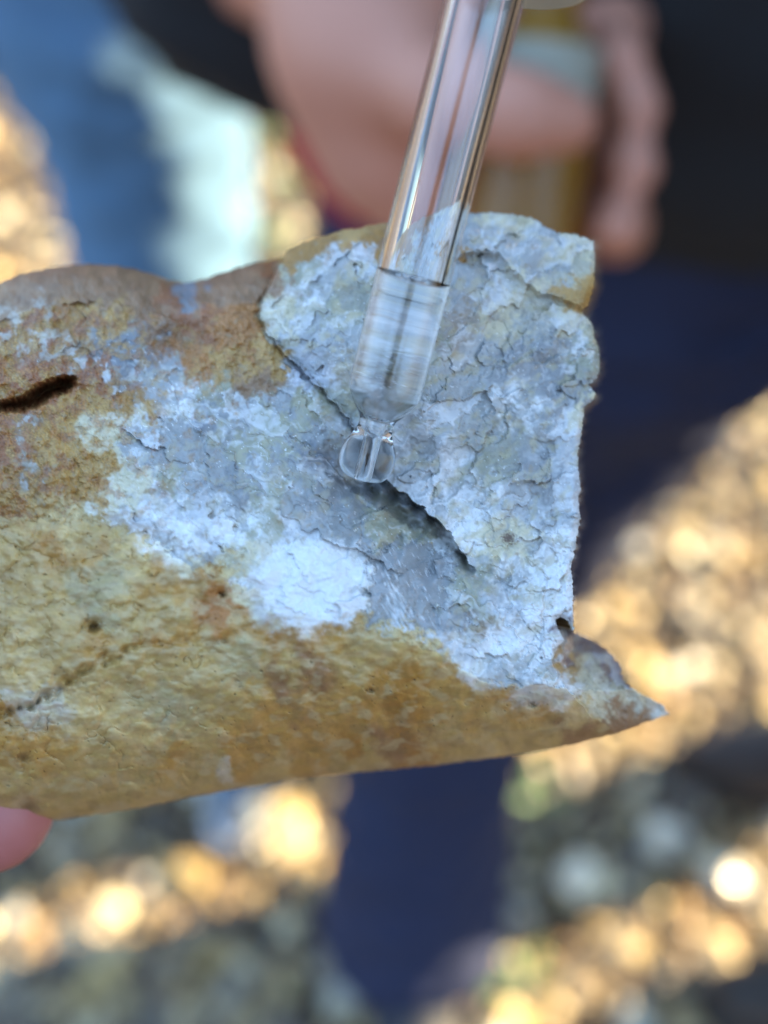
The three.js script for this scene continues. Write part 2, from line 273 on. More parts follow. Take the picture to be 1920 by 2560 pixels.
const outline = [[-360, 1300], [-340, 1020], [-260, 860], [-130, 765], [0, 703], [60, 682], [140, 665], [220, 660], [300, 665], [370, 680], [420, 697], [460, 707], [510, 697], [570, 675], [630, 655], [690, 645], [709, 640], [713, 626], [740, 610], [800, 590], [860, 575], [940, 560], [1050, 540], [1169, 530], [1250, 532], [1331, 544], [1366, 567], [1389, 579], [1435, 584], ...rightEdge,
  [1483, 1599], [1523, 1628], [1552, 1663], [1558, 1698], [1593, 1727], [1627, 1744], [1662, 1764], [1664, 1772], [1678, 1785], [1610, 1810], [1535, 1836], [1436, 1862], [1350, 1880], [1263, 1891], [1089, 1915], [960, 1926], [752, 1946], [480, 1993], [347, 2022], [145, 2051], [0, 2074], [-160, 2075], [-280, 1960], [-350, 1680]];
const bottomLine = [[-420, 1700], [-280, 1960], [-160, 2075], [0, 2074], [145, 2051], [347, 2022], [480, 1993], [752, 1946], [960, 1926], [1089, 1915], [1263, 1891], [1350, 1880], [1436, 1862], [1535, 1836], [1610, 1810], [1678, 1785]];
const topLine = [[-420, 1300], [-340, 1020], [-260, 860], [-130, 765], [0, 703], [60, 682], [140, 665], [220, 660], [300, 665], [370, 680], [420, 697], [460, 707], [510, 697], [570, 675], [630, 655], [690, 645]];
const slabPoly = [[709, 640], [713, 626], [740, 600], [800, 570], [940, 540], [1169, 510], [1331, 524], [1389, 559], [1435, 574], [1497, 592], ...rightEdge.map(([x, y]) => [x, y]), [1428, 1579], [1419, 1553], [1402, 1544], [1390, 1551], [1396, 1570], [1411, 1599], [1405, 1611], [1384, 1625], [1388, 1640], [1382, 1657], [1396, 1686], [1402, 1702], [1330, 1712], [1250, 1640], [1180, 1500], [1120, 1400], [980, 1300], [860, 1200], [820, 1080], [700, 960], [600, 820], [660, 740]];
const crease = [[690, 645], [676, 720], [640, 790], [668, 830], [720, 890], [772, 945], [830, 1000], [872, 1055], [915, 1130], [955, 1195], [1000, 1230], [1060, 1275], [1120, 1330], [1170, 1400], [1215, 1460], [1265, 1540], [1330, 1620], [1402, 1702]];
const layerEdge = [[1100, 655], [1150, 640], [1200, 625], [1250, 635], [1290, 685], [1350, 732], [1420, 748], [1470, 780]];
const slabZ = tps([[720, 620, -10], [960, 560, -9.4], [1200, 530, -9], [1330, 550, -8], [1480, 610, -6.5], [1480, 760, -4.5], [640, 800, -6], [760, 930, -4.0], [870, 1060, -2.2], [930, 1190, -1.6], [1050, 1290, -.3], [1200, 1440, 1.2], [1490, 900, -3.2], [1450, 1100, -1.2], [1450, 1300, .8], [1430, 1550, 2.6], [1200, 1000, -1.0], [1200, 800, -2.4], [1000, 750, -1.6], [960, 650, -4.2], [930, 900, .2], [985, 1000, .3], [820, 800, -3.4], [1350, 1250, .2], [1330, 1620, 3.2], [1400, 1700, 3.4]]);
const topZ = tps([[640, 800, -5.0], [760, 930, -2.4], [870, 1060, -.9], [915, 1160, -.6], [1000, 1250, .5], [1130, 1345, 1.2], [1215, 1460, 1.9], [1330, 1620, 3.3], [1400, 1700, 3.4], [450, 900, -4.4], [600, 1000, -1.8], [700, 1150, 1.4], [800, 1300, 4], [900, 1400, 4.8], [1050, 1500, 4.6], [1200, 1600, 4.3], [250, 1300, 5.8], [650, 1480, 7.6], [900, 1570, 7.6], [1100, 1640, 6.6], [1250, 1720, 5], [1500, 1765, .6], [1660, 1780, -2.5], [0, 1300, 5.4], [0, 1100, 2.5], [200, 1100, 2], [400, 1150, 2.8], [0, 900, -2], [200, 900, -2.6], [300, 780, -6], [0, 790, -5], [500, 760, -7.5], [620, 700, -9], [-300, 1300, 3], [-300, 900, -4]]);
const cortexZ = tps([[-300, 1300, 4], [0, 1290, 5.6], [250, 1300, 6], [350, 1330, 6.4], [650, 1470, 7.6], [690, 1570, 7.6], [900, 1572, 7.4], [1100, 1640, 6.4], [1250, 1720, 4.8], [1500, 1762, .6], [1672, 1784, -2.8], [300, 1600, 6.4], [600, 1750, 5], [900, 1750, 4.4], [1200, 1800, 2.2], [0, 1600, 5.4], [0, 1900, 1], [400, 1900, .8], [800, 1870, 0], [1200, 1860, -.6], [1500, 1815, -2.6], [-300, 1700, 2], [650, 1400, 9], [900, 1450, 10], [1200, 1560, 9.5], [300, 1200, 8], [1400, 1650, 6]]);
const spikeZ = tps([[1340, 1700, 5.5], [1340, 1780, 7], [1402, 1708, 3.6], [1450, 1745, 2], [1500, 1762, .8], [1390, 1640, -2], [1420, 1670, -2.5], [1480, 1700, -3.2], [1560, 1732, -3.4], [1600, 1755, -2.6], [1672, 1784, -3], [1440, 1580, -15], [1500, 1632, -13], [1550, 1680, -11], [1390, 1560, -11], [1600, 1810, -1]]);
const crack = [[-80, 1800], [40, 1778], [110, 1745], [150, 1720], [205, 1682], [250, 1655], [300, 1645], [350, 1612], [400, 1605], [470, 1610], [560, 1598]];
const cavity = [[-200, 985], [-60, 988], [10, 1002], [60, 988], [100, 958], [150, 938], [190, 940], [192, 965], [165, 985], [130, 995], [110, 1012], [60, 1030], [0, 1030], [-100, 1040], [-200, 1050]];
const glassPatch = [[905, 1390], [930, 1350], [1000, 1335], [1080, 1330], [1135, 1365], [1142, 1440], [1125, 1530], [1105, 1590], [1060, 1600], [1010, 1580], [950, 1575], [905, 1585], [900, 1480]];
const streakPatch = [[940, 1400], [975, 1425], [1005, 1480], [1035, 1550], [1080, 1625], [1045, 1630], [1000, 1590], [958, 1592], [962, 1520], [975, 1470]];
const whitePatch = [[640, 1500], [610, 1450], [640, 1400], [720, 1360], [800, 1330], [880, 1350], [905, 1400], [900, 1480], [905, 1565], [860, 1580], [760, 1582], [690, 1565]];
const wetPool = [[845, 1185], [900, 1200], [960, 1195], [1010, 1240], [1075, 1285], [1135, 1350], [1090, 1350], [1020, 1320], [940, 1275], [870, 1230], [800, 1180], [740, 1160]];
const fb = (x, y, s, o, k = 0) => { let a = 0, w = 1, t = 0; for (let i = 0; i < o; i++) { a += w * n2(x / s + i * 19.7 + k, y / s - i * 7.3 + k * 1.7); t += w; w *= .5; s *= .5; } return a / t; };
function worley(x, y, s, seed) {                 // [distance to nearest, second nearest, cell random]
  x /= s; y /= s; const ix = Math.floor(x), iy = Math.floor(y); let a = 9, b = 9, id = 0, ox = 0, oy = 0;
  for (let j = -1; j < 2; j++) for (let i = -1; i < 2; i++) { const h = Math.sin((ix + i) * 127.1 + (iy + j) * 311.7 + seed) * 43758.5453, h1 = h - Math.floor(h), g = Math.sin((ix + i) * 269.5 + (iy + j) * 183.3 + seed) * 28001.83, h2 = g - Math.floor(g), d = Math.hypot(ix + i + h1 - x, iy + j + h2 - y); if (d < a) { b = a; a = d; id = h1 * 7.13 + h2; ox = x - (ix + i + h1); oy = y - (iy + j + h2); } else if (d < b) b = d; }
  return [a, b, id - Math.floor(id), ox * s, oy * s];
}
// mineral colours where the stone shows them: [x, y, reach, colour]
const W = [.74, .74, .73], LW = [.46, .465, .47], GQ = [.27, .275, .28], GG = [.33, .315, .225], PY = [.60, .53, .36], OC = [.45, .265, .085], DO = [.36, .185, .045], OB = [.38, .165, .048], RB = [.29, .115, .045], BG = [.20, .21, .23], TN = [.46, .34, .19], GB = [.27, .152, .078];
const SQ = [.32, .325, .325], CQ = [.39, .40, .40];            // smoky and cloudy quartz
const RY = [.57, .42, .20], RG = [.40, .33, .19], RL = [.54, .48, .39], RT = [.46, .325, .14]; // rind of the cobble
const tints = [
  [-150, 720, 160, GB], [40, 730, 120, GB], [200, 720, 120, GB], [340, 730, 100, GB], [420, 760, 50, RB], [470, 730, 45, BG], [530, 730, 60, GB], [610, 700, 70, GB], [670, 660, 30, RB],
  [60, 820, 90, [.42, .37, .31]], [-100, 850, 150, TN], [170, 790, 60, DO], [260, 790, 60, OC], [150, 870, 80, [.40, .36, .31]], [240, 880, 70, BG], [330, 880, 80, BG], [310, 820, 40, OC], [420, 840, 70, GB], [500, 810, 50, RB], [580, 810, 70, OB], [600, 850, 60, OB], [470, 900, 80, OB], [560, 920, 80, OC], [650, 900, 60, OC], [620, 960, 70, GB], [540, 990, 70, GG],
  [100, 930, 110, RB], [30, 950, 90, RB], [240, 930, 50, RB], [330, 950, 60, SQ], [400, 970, 80, SQ], [460, 1000, 60, W], [250, 1010, 60, OC], [330, 1000, 60, DO], [380, 1010, 50, OC], [150, 1050, 60, OC], [60, 1050, 60, [.27, .22, .16]], [40, 1120, 80, RB], [-100, 1100, 140, RB], [150, 1110, 70, OC], [220, 1080, 50, PY], [300, 1060, 60, PY], [200, 1160, 90, OC], [80, 1180, 60, [.25, .21, .15]], [20, 1240, 80, OC], [170, 1220, 60, DO], [60, 1270, 50, OC], [240, 1200, 40, DO],
  [390, 1060, 70, SQ], [500, 1040, 40, BG], [530, 1060, 50, BG], [600, 1040, 70, SQ], [660, 1030, 50, GG], [700, 1010, 50, SQ], [600, 1110, 80, GG], [480, 1130, 80, SQ], [360, 1130, 70, SQ], [330, 1190, 60, PY], [420, 1200, 60, GG], [520, 1190, 60, SQ], [690, 1100, 70, GG], [760, 1130, 60, BG], [680, 1170, 60, SQ], [600, 1190, 50, BG], [800, 1080, 50, SQ], [780, 1030, 50, GG],
  [300, 1250, 70, PY], [420, 1260, 60, W], [330, 1290, 50, LW], [430, 1250, 50, GQ], [560, 1240, 60, GQ], [580, 1300, 60, W], [500, 1290, 60, LW], [690, 1240, 60, GG], [650, 1290, 50, GG], [760, 1230, 50, SQ], [840, 1260, 60, GQ], [760, 1300, 60, LW], [860, 1310, 60, GQ], [450, 1370, 70, W], [400, 1340, 50, W], [520, 1370, 50, LW], [490, 1400, 50, PY], [600, 1390, 60, PY], [560, 1430, 50, RY],
  [940, 1290, 50, GG], [1000, 1320, 50, GG], [700, 1480, 90, W], [820, 1440, 90, W], [780, 1540, 60, W], [660, 1510, 50, LW], [620, 1500, 40, PY],
  [60, 1330, 90, RT], [150, 1320, 70, RY], [250, 1330, 60, RT], [330, 1400, 60, RY], [120, 1370, 60, DO], [220, 1380, 50, OC], [50, 1420, 90, RT], [-150, 1400, 200, RT], [260, 1450, 60, RG], [290, 1390, 40, RG], [250, 1530, 40, RG], [400, 1460, 80, OC], [360, 1530, 70, RT], [450, 1530, 80, RT], [540, 1520, 70, OB], [550, 1450, 40, DO], [450, 1590, 60, OC], [380, 1590, 40, DO], [80, 1500, 60, RT], [60, 1560, 60, RY], [60, 1640, 60, RY], [160, 1600, 60, RT], [150, 1650, 50, RT], [240, 1620, 50, OC], [600, 1580, 60, OC], [700, 1600, 60, DO], [820, 1610, 80, OC],
  [260, 1700, 80, RT], [240, 1780, 80, RY], [120, 1780, 60, RL], [70, 1790, 40, RL], [50, 1880, 70, OC], [130, 1880, 60, OC], [380, 1680, 70, RT], [500, 1680, 80, RT], [420, 1780, 80, RG], [350, 1830, 70, RY], [480, 1840, 80, RT], [600, 1640, 70, RG], [560, 1740, 80, RT], [650, 1780, 80, OC], [620, 1860, 70, OC], [430, 1900, 60, OC], [300, 1900, 70, RT], [180, 1950, 80, RT], [60, 1970, 80, RT], [300, 1980, 80, RT], [520, 1940, 60, RT], [560, 1930, 30, RL], [460, 1960, 60, RT],
  [760, 1700, 90, GB], [720, 1650, 60, RT], [800, 1780, 90, OC], [780, 1880, 80, OC], [700, 1920, 60, RT], [920, 1640, 90, RT], [960, 1700, 70, DO], [1040, 1680, 60, DO], [900, 1780, 90, OC], [1000, 1780, 90, DO], [1000, 1860, 80, GB], [900, 1890, 80, RT], [1100, 1740, 80, OC], [1120, 1830, 90, RT], [1200, 1770, 70, OC], [1240, 1840, 80, RT], [1330, 1780, 70, OC], [1350, 1840, 70, RT], [1450, 1790, 60, RY], [1450, 1840, 70, GB], [1560, 1790, 60, GB], [1640, 1775, 40, RL], [1050, 1890, 60, DO], [870, 1850, 40, DO],
  [1000, 1600, 60, RY], [930, 1600, 50, RG], [1080, 1630, 50, RY], [1150, 1600, 60, LW], [1200, 1640, 70, W], [1280, 1650, 80, W], [1350, 1670, 80, W], [1250, 1700, 40, LW], [1340, 1720, 60, LW], [1420, 1730, 60, W], [1500, 1740, 50, PY], [1570, 1740, 50, PY], [1420, 1660, 45, OC], [1470, 1690, 50, PY], [1450, 1620, 50, [.19, .12, .11]], [1520, 1660, 50, [.19, .12, .11]], [1550, 1700, 30, [.17, .11, .10]], [1400, 1570, 40, [.19, .12, .11]],
  [1160, 1480, 60, GG], [1200, 1440, 50, GG], [1150, 1560, 50, GQ], [1190, 1560, 50, [.22, .17, .12]], [1210, 1510, 40, GG], [1150, 1430, 50, LW], [1270, 1500, 80, LW], [1330, 1560, 90, W], [1380, 1450, 90, W], [1340, 1460, 30, GG], [1400, 1350, 80, W], [1290, 1420, 80, W], [1250, 1370, 60, PY], [1310, 1390, 40, PY], [1270, 1330, 60, PY], [1360, 1310, 60, LW], [1420, 1250, 70, LW], [1300, 1250, 80, LW], [1180, 1260, 90, W], [1130, 1200, 90, LW], [1060, 1150, 80, LW], [1020, 1080, 80, LW], [1210, 1170, 80, GG], [1260, 1100, 80, GG], [1340, 1180, 80, GQ], [1380, 1100, 80, LW], [1290, 1020, 80, W], [1200, 1060, 60, CQ], [1330, 1000, 70, GQ], [1400, 960, 70, GQ], [1440, 900, 60, GG], [1460, 1050, 40, PY], [1440, 870, 40, W], [1380, 860, 70, GQ], [1300, 900, 80, GQ], [1200, 900, 70, CQ], [1130, 950, 80, CQ], [1060, 900, 80, GG], [1100, 820, 70, [.35, .31, .27]], [1180, 780, 60, [.34, .28, .22]], [1150, 740, 60, CQ], [1260, 800, 70, PY], [1300, 830, 60, CQ], [1350, 790, 60, [.5, .46, .38]], [1410, 800, 50, PY], [1230, 700, 70, CQ], [1130, 690, 60, CQ], [1200, 660, 50, [.4, .36, .3]], [1300, 700, 70, PY], [1300, 620, 80, CQ], [1370, 640, 70, CQ], [1440, 640, 60, PY], [1460, 700, 40, OC], [1430, 740, 45, OC], [1470, 740, 30, DO], [1200, 590, 60, CQ], [1220, 550, 40, PY], [1300, 560, 50, PY], [1150, 560, 40, CQ],
  [1150, 640, 22, DO], [1010, 580, 60, GB], [930, 600, 50, DO], [880, 590, 40, OC], [800, 610, 50, DO], [740, 640, 50, DO], [840, 640, 40, CQ], [900, 660, 50, CQ], [760, 700, 50, GG], [700, 720, 50, GB], [830, 710, 50, CQ], [790, 740, 50, W], [880, 720, 50, GG], [940, 690, 50, [.42, .33, .2]], [700, 780, 50, PY], [760, 790, 50, GG], [780, 830, 50, SQ], [840, 780, 50, GG], [880, 840, 60, CQ], [820, 870, 50, SQ], [740, 850, 50, SQ], [860, 920, 50, [.33, .27, .18]], [800, 920, 50, [.5, .51, .55]], [930, 780, 60, GG], [960, 880, 60, CQ], [1000, 800, 60, CQ], [980, 700, 60, GG], [1050, 700, 60, CQ], [1060, 620, 60, CQ], [900, 970, 50, GG], [960, 1000, 60, CQ], [1000, 950, 60, GG],
];
const flakes = []; { const r = rng(404); for (let i = 0; i < 90; i++) { const x = r() * 1500, y = 700 + r() * 950; flakes.push([x, y, 30 + 110 * r() * r(), .8 + (r() - .5) * 2.6, .08 + .3 * r()]); } }
const wRnd = rng(21), tintSeeds = tints.map(() => [wRnd() * 900, wRnd() * 900]);
function mineral(x, y, soft) {
  const f1 = soft ? 90 : 50, f2 = soft ? 34 : 17, a1 = soft ? 1.1 : 1.5, a2 = soft ? .4 : .75;
  const wx = x + 46 * fb(x, y, 120, 4, 3) + 5 * n2(x / 14, y / 14), wy = y + 46 * fb(x, y, 120, 4, 8) + 5 * n2(x / 14 + 50, y / 14);
  let r = 0, g = 0, b = 0, t = 1e-9;
  for (let i = 0; i < tints.length; i++) {
    const [tx, ty, R, c] = tints[i], dx = wx - tx, dy = wy - ty, d = (dx * dx + dy * dy) / (R * R);
    if (d > 3.2) continue;
    const s = tintSeeds[i], k = Math.exp(-d * 1.9 + a1 * n2(x / f1 + s[0], y / f1 + s[1]) + a2 * n2(x / f2 + s[1], y / f2 + s[0])), w = k * Math.sqrt(k) * (1 - d / 3.2);
    r += c[0] * w; g += c[1] * w; b += c[2] * w; t += w;
  }
  if (t < 1e-7) return [TN[0], TN[1], TN[2]];
  return [r / t, g / t, b / t];
}
const brownness = (c) => clamp((c[0] - c[2]) / (c[0] + .05) * 1.6 - .25, 0, 1);
function stoneAt(x, y, sd) {
  // returns [z in mm towards the lens, r, g, b, glassy]
  const cz = cortexZ(x, y); let tz = topZ(x, y);
  const [cd, cs, cu] = lineDist(crease, x + 11 * fb(x, y, 60, 4), y + 11 * fb(x, y, 60, 4, 5));
  const right = cs > 0;
  // lump over the crack, then the valley
  const fade = clamp((.74 - cu) / .1, 0, 1); if (right) tz -= cd * (.02 + .11 * fade); else tz -= 1.5 * Math.exp(-cd / 20) * fade;
  const hollow = sstep(.42, .5, cu) * (1 - sstep(.74, .84, cu)) * clamp(.85 + .7 * fb(x, y, 90, 2, 33), .3, 1.3); tz -= right ? 3.2 * hollow : 3.4 * Math.exp(-((cd / 100) ** 2)) * hollow;
  const km = 3 - 2.7 * sstep(250, 620, x); let z = smin(tz, cz, km), seamN = .5 * fb(x, y, 50, 3, 83), onCortex = cz < tz + seamN, lobe = false, onSlab = false; const meet = sstep(0, 1.1, Math.abs(cz - tz - seamN));
  // rounded weathered rims
  const bd = lineDist(bottomLine, x, y)[0], td = x < 720 ? lineDist(topLine, x, y)[0] : 1e9;
  const rb = 230, tb = clamp(1 - bd / rb, 0, 1); z -= 11 * (1 - Math.sqrt(Math.max(0, 1 - tb * tb))) * (x > 1250 ? clamp((1690 - x) / 440, .12, 1) : 1);
  const rt = 120, tt = clamp(1 - td / rt, 0, 1); z -= 6 * (1 - Math.sqrt(Math.max(0, 1 - tt * tt)));
  if (td < 95 + 14 * fb(x, y, 40, 2, 3) && x < 690) lobe = true;
  const ss = polySd(slabPoly, x, y);
  const spike = x > 1360 && ss < 0 && y < 1790;
  if (spike) { z = Math.min(z, spikeZ(x, y)); }
  const tooth = 5 * fb(x, y, 16, 2, 4) + 3 * n2(x / 6, y / 6);
  if (ss > 0 && right) {
    let sz = slabZ(x, y) + .7 * hollow * Math.exp(-cd / 60);
    const [ld, ls] = lineDist(layerEdge, x + 8 * fb(x, y, 40, 3, 2), y + 8 * fb(x, y, 40, 3, 6));
    if (x > 1095) { const lf = sstep(1095, 1170, x); if (ls < 0) sz -= .75 * lf * sstep(-1, 12, ld); else sz += .25 * lf * Math.exp(-ld / 30); if (ls < 0 && ld < 26) sz -= .5 * Math.exp(-(((ld - 10) / 9) ** 2)) * clamp((1260 - x) / 80, 0, 1) * lf; }
    if (y > 1560) sz = z + (sz - z) * sstep(0, 90, lineDist([[1402, 1702], [1330, 1712], [1250, 1640], [1180, 1500]], x, y)[0]);
    const e = x > 1380 && y < 1690 ? clamp(1 - ss / 22, 0, 1) : 0; sz -= .9 * e * e;
    if (spike || sz > z) { z = Math.max(sz, z); onSlab = true; }
  }
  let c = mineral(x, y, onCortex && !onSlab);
  if (!onSlab && !onCortex && !lobe && x < 820) {   // iron staining, thickest at the weathered end
    const p = clamp(1.05 - (x + Math.max(0, y - 760) * .35 + Math.max(0, 820 - y) * .2) / 640, 0, 1), n = fb(x * .9, y * 1.1, 62, 5, 101) * .5 + .5, k = sstep(.62 - p * .34, .78 - p * .30, n) * (p > 0 ? .35 + .6 * p : 0);
    const h = fb(x, y, 80, 4, 107) * .5 + .5, ir = h < .36 ? OC : h < .52 ? DO : h < .66 ? OB : RB, sp2 = .9 + .35 * n2(x / 9, y / 7);
    c = c.map((v, i) => v + (ir[i] * sp2 - v) * k);
    z += 1.1 * Math.exp(-(((x - 90) / 130) ** 2) - (((y - 945) / 36) ** 2));
  }
  const br = brownness(c);
  let glassy = 0;
  // relief
  const edge = clamp(sd / 18, 0, 1);
  if (lobe && !onSlab) { z += .35 * fb(x, y, 90, 3, 2) + .06 * fb(x, y, 16, 2, 5); const kk = 1 + .3 * fb(x * .7, y, 50, 3, 17); c = c.map((v) => v * kk); }
  else if (onCortex && !onSlab) {
    const [a, b, id] = worley(x + 40 * fb(x, y, 90, 3), y * 1.1 + 40 * fb(x, y, 90, 3, 4), 118, 3), left = clamp((700 - x) / 260, 0, 1);
    z += meet * left * (.55 * (1 - a * a) + .35 * (id - .5) * sstep(0, .3, b - a) - .22 * Math.exp(-(((b - a) / .05) ** 2)) * clamp(fb(x, y, 90, 2, 63) * 3, 0, 1));
    z += meet * .6 * fb(x, y, 130, 3, 2) + .07 * fb(x * .6, y * 1.4, 34, 2, 7) + .008 * n2(x / 7, y / 11);
    const pit = n2(x / 30 + 70, y / 12 - 30) + .3 * n2(x / 6, y / 6); if (pit > .9) z -= (pit - .9) * 1.2;
    const kk = 1.02 + .12 * (id - .5) * left * sstep(0, .25, b - a) + .16 * fb(x * .55, y * 1.3, 60, 3, 12) + .07 * fb(x, y * 1.2, 18, 2, 19) + .035 * n2(x / 4, y / 5); for (let i = 0; i < 3; i++) c[i] *= kk * [1.06, .99, .85 + .10 * n2(x / 60, y / 30)][i];
    if (pit > .95) c = c.map((v, i) => v + ([.13, .09, .05][i] - v) * clamp((pit - .95) * 4, 0, .6));
    const pale = fb(x * .6, y, 60, 3, 41); if (pale > .12) { const k = clamp((pale - .12) * 1.6, 0, .5); c = c.map((v, i) => v + ([.56, .42, .22][i] - v) * k); }
    const dk = fb(x * .5, y * 1.1, 70, 3, 47); if (dk > .15) { const k = clamp((dk - .2) * 1.4, 0, .3); c = c.map((v, i) => v + ([.24, .14, .045][i] - v) * k); }
    for (const [L, wd, dp] of [[crack, 10, 1.5]]) { const [d, , u] = lineDist(L, x + 14 * fb(x, y, 70, 2, 77), y + 14 * fb(x, y, 70, 2, 79)); if (d < 30) { const m = (L === crack ? clamp(1.15 - u, .25, 1) : .8); z -= dp * m * (.75 + .5 * n2(x / 30, y / 30)) * Math.exp(-((d / (wd * (1 + .5 * n2(x / 40 + 7, y / 40)))) ** 2));  } }
    for (const [px, py, pr, dp] of [[236, 1566, 20, 1.3], [556, 1486, 12, .9], [1330, 1762, 14, .9], [925, 1726, 12, .6], [60, 1895, 26, .8], [72, 2018, 34, .8]]) { const d = Math.hypot(x - px + 5 * n2(x / 11, y / 11), (y - py) * 1.3) / pr; if (d < 2) z -= dp * Math.exp(-d * d * 1.4); if (d < 1) c = c.map((v, i) => v + ([.10, .06, .025][i] - v) * .7 * (1 - d)); }
  } else {
    // broken quartz: interlocking grains, some clear and smooth, some milky and sugary, drawn out along the break; brown parts are crusty
    const [ax, ay] = onSlab ? [.82, -.57] : [.87, .49], wu = 24 * fb(x, y, 70, 3, 1), wv = 24 * fb(x, y, 70, 3, 9), U = (x * ax + y * ay + wu) / (onSlab ? 1.7 : 2.3), Vv = -x * ay + y * ax + wv;
    const [a, b, id, ox0, oy0] = worley(U, Vv, 64, 8), [a2, b2, id2, ox1, oy1] = worley(U * 1.2 + 40, Vv, 25, 5);
    const lum0 = (c[0] + c[1] + c[2]) / 3, clear = (1 - sstep(.36, .60, lum0)) * sstep(.25, .75, id + .5 * fb(x, y, 130, 2, 57)) * (1 - br), rough = 1 - .85 * clear;
    z += ((onSlab ? 1 : meet) * .9 * fb(x, y, 220, 2, 6) + .10 * fb(x, y, 40, 2, 3) * rough) * edge;
    // every grain is a small plane of its own
    const t0 = id * 40, t1 = id2 * 40, q0 = (1 - br) * edge;
    z += q0 * (.0075 * (ox0 * Math.cos(t0) + oy0 * Math.sin(t0)) + .07 * (id - .5) * sstep(0, .18, b - a));
    z += q0 * rough * (.0055 * (ox1 * Math.cos(t1) + oy1 * Math.sin(t1)) + .012 * (id2 - .5) * sstep(0, .2, b2 - a2));
    for (const [fx, fy, R, th, h] of flakes) {
      const dx = x - fx, dy = y - fy; if (dx * dx + dy * dy > R * R * 1.7) continue;
      const wx2 = dx + R * .22 * fb(x, y, R * .8, 3, fx), wy2 = dy + R * .22 * fb(x, y, R * .8, 3, fy), q = Math.hypot(wx2, wy2) / R; if (q > 1) continue;
      const dir = Math.max(0, Math.cos(Math.atan2(wy2, wx2) - th)), dep = h * q * q * q * dir * dir; z -= dep * edge;
      if (q > .9 && dir > .5 && br < .5) { const k = (q - .9) * 10 * (dir - .5) * 1.3 * clamp(.35 + n2(x / 14, y / 14), 0, 1); c = c.map((v) => v + (.76 - v) * k); }
    }
    if (br > .2 && !onSlab) z += br * (.42 * fb(x, y, 40, 3, 13) + .05 * n2(x / 7, y / 7)) * edge;
    // colour of the grains: clear ones look grey, milky ones white
    const milk = (id - .5) * .9 + (id2 - .5) * .45 * rough + .5 * fb(U, Vv, 34, 3, 14);
    if (br < .6) { if (milk > .12) { const k = clamp((milk - .12) * 1.5, 0, .6) * (1 - br); c = c.map((v) => v + (.74 - v) * k); } else if (milk < -.12) { const k = clamp((-milk - .12) * 1.6, 0, .62) * (1 - br); c = c.map((v, i) => v + ([.275, .28, .27][i] - v) * k); } }
    const kk = 1 + rough * (.16 * fb(U, Vv, 18, 3, 22) + .05 * n2(x / 3.2, y / 3.2)) + .08 * fb(x, y, 60, 2, 23); c = c.map((v) => v * kk);
    const seam = Math.exp(-(((b - a) / .06) ** 2)) * clamp(fb(x, y, 60, 2, 51) * 3, 0, 1) * (1 - br); c = c.map((v) => v + (.76 - v) * seam * .3);
    const st = fb(x * .9 + y * .25, y, 74, 4, 131); if (st > .12 && br < .5) { const k = clamp((st - .12) * 1.7, 0, .5) * (onSlab ? 1 : .6); c = c.map((v, i) => v + ([.50, .43, .26][i] - v) * k); }
    const sb = fb(x, y * 1.1, 46, 4, 139); if (sb > .36) { const k = clamp((sb - .36) * 2.4, 0, .5); c = c.map((v, i) => v + ([.34, .26, .16][i] - v) * k); }
    const paintedGlint = n2(U / 5 + 300, Vv / 3.2) + .4 * n2(x / 30, y / 30); if (paintedGlint > 1.02 && br < .4) c = c.map((v) => v + (.86 - v) * .7);  // sparse white flecks: crystal glints painted into the colour
    const sp = n2(x / 9 + 300, y / 9) + .5 * n2(x / 4, y / 4 + 80); if (sp < -1.08) c = c.map((v, i) => v + ([.22, .15, .07][i] - v) * .5);
    if (br < .25 && (clear > .45 || id2 > .9)) glassy = .8;
  }
  // special marks
  const wn = 14 * fb(x, y, 40, 3, 31) + 4 * n2(x / 5, y / 5);
  const wp = polySd(whitePatch, x, y) + wn * 2.2; if (wp > 0 && !onSlab) { const k = sstep(-4, 40, wp) * (.85 + .25 * n2(x / 18, y / 11)); c = c.map((v) => v + (.77 - v) * clamp(k, 0, 1)); }
  const gp = polySd(glassPatch, x, y) + wn * 2.2 - 8; if (gp > 0) { const k = sstep(0, 24, gp), streak = n2((x * .9 - y * .45) / 13, (x * .5 + y) / 70) + .5 * n2((x - y * .5) / 5, y / 26); c = c.map((v, i) => v + ([.285, .29, .295][i] * (1 + .18 * fb(x, y, 50, 3, 61)) - v) * k * .9); z -= .25 * k; if (streak > .62) c = c.map((v) => v + (.7 - v) * clamp((streak - .62) * 1.6, 0, .75)); const st = polySd(streakPatch, x, y) + wn * 1.5; if (st > -6) c = c.map((v) => v + (.66 - v) * sstep(-6, 16, st) * clamp(.45 + .7 * streak, 0, 1)); glassy = Math.max(glassy, k); }
  const wet = polySd(wetPool, x, y) + wn * .6; if (wet > 0) { const k = sstep(0, 10, wet); c = c.map((v, i) => v * (1 - k * .58) + .02 * k * (i === 2 ? 1.2 : 1)); glassy = Math.max(glassy, k); }
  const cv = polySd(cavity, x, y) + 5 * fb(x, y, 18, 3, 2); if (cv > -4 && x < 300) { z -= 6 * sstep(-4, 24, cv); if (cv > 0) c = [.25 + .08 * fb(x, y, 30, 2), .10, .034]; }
  { const d = Math.hypot(x - 1272 + 8 * n2(x / 8, y / 8), (y - 1345) * 1.3 + 8 * n2(x / 8 + 4, y / 8)) / 22; if (d < 1.2) c = c.map((v, i) => v + ([.09, .035, .025][i] - v) * clamp(1.4 - d * 1.3, 0, .85)); }
  return [z + tooth * .004, clamp(c[0], .015, .9), clamp(c[1], .012, .9), clamp(c[2], .01, .9), glassy > 0 ? glassy : (lobe || onCortex || br > .45) && !onSlab ? -1 : 0];
}
const stoneC = CAM(700, 1300, .112);             // middle of the stone in lens axes
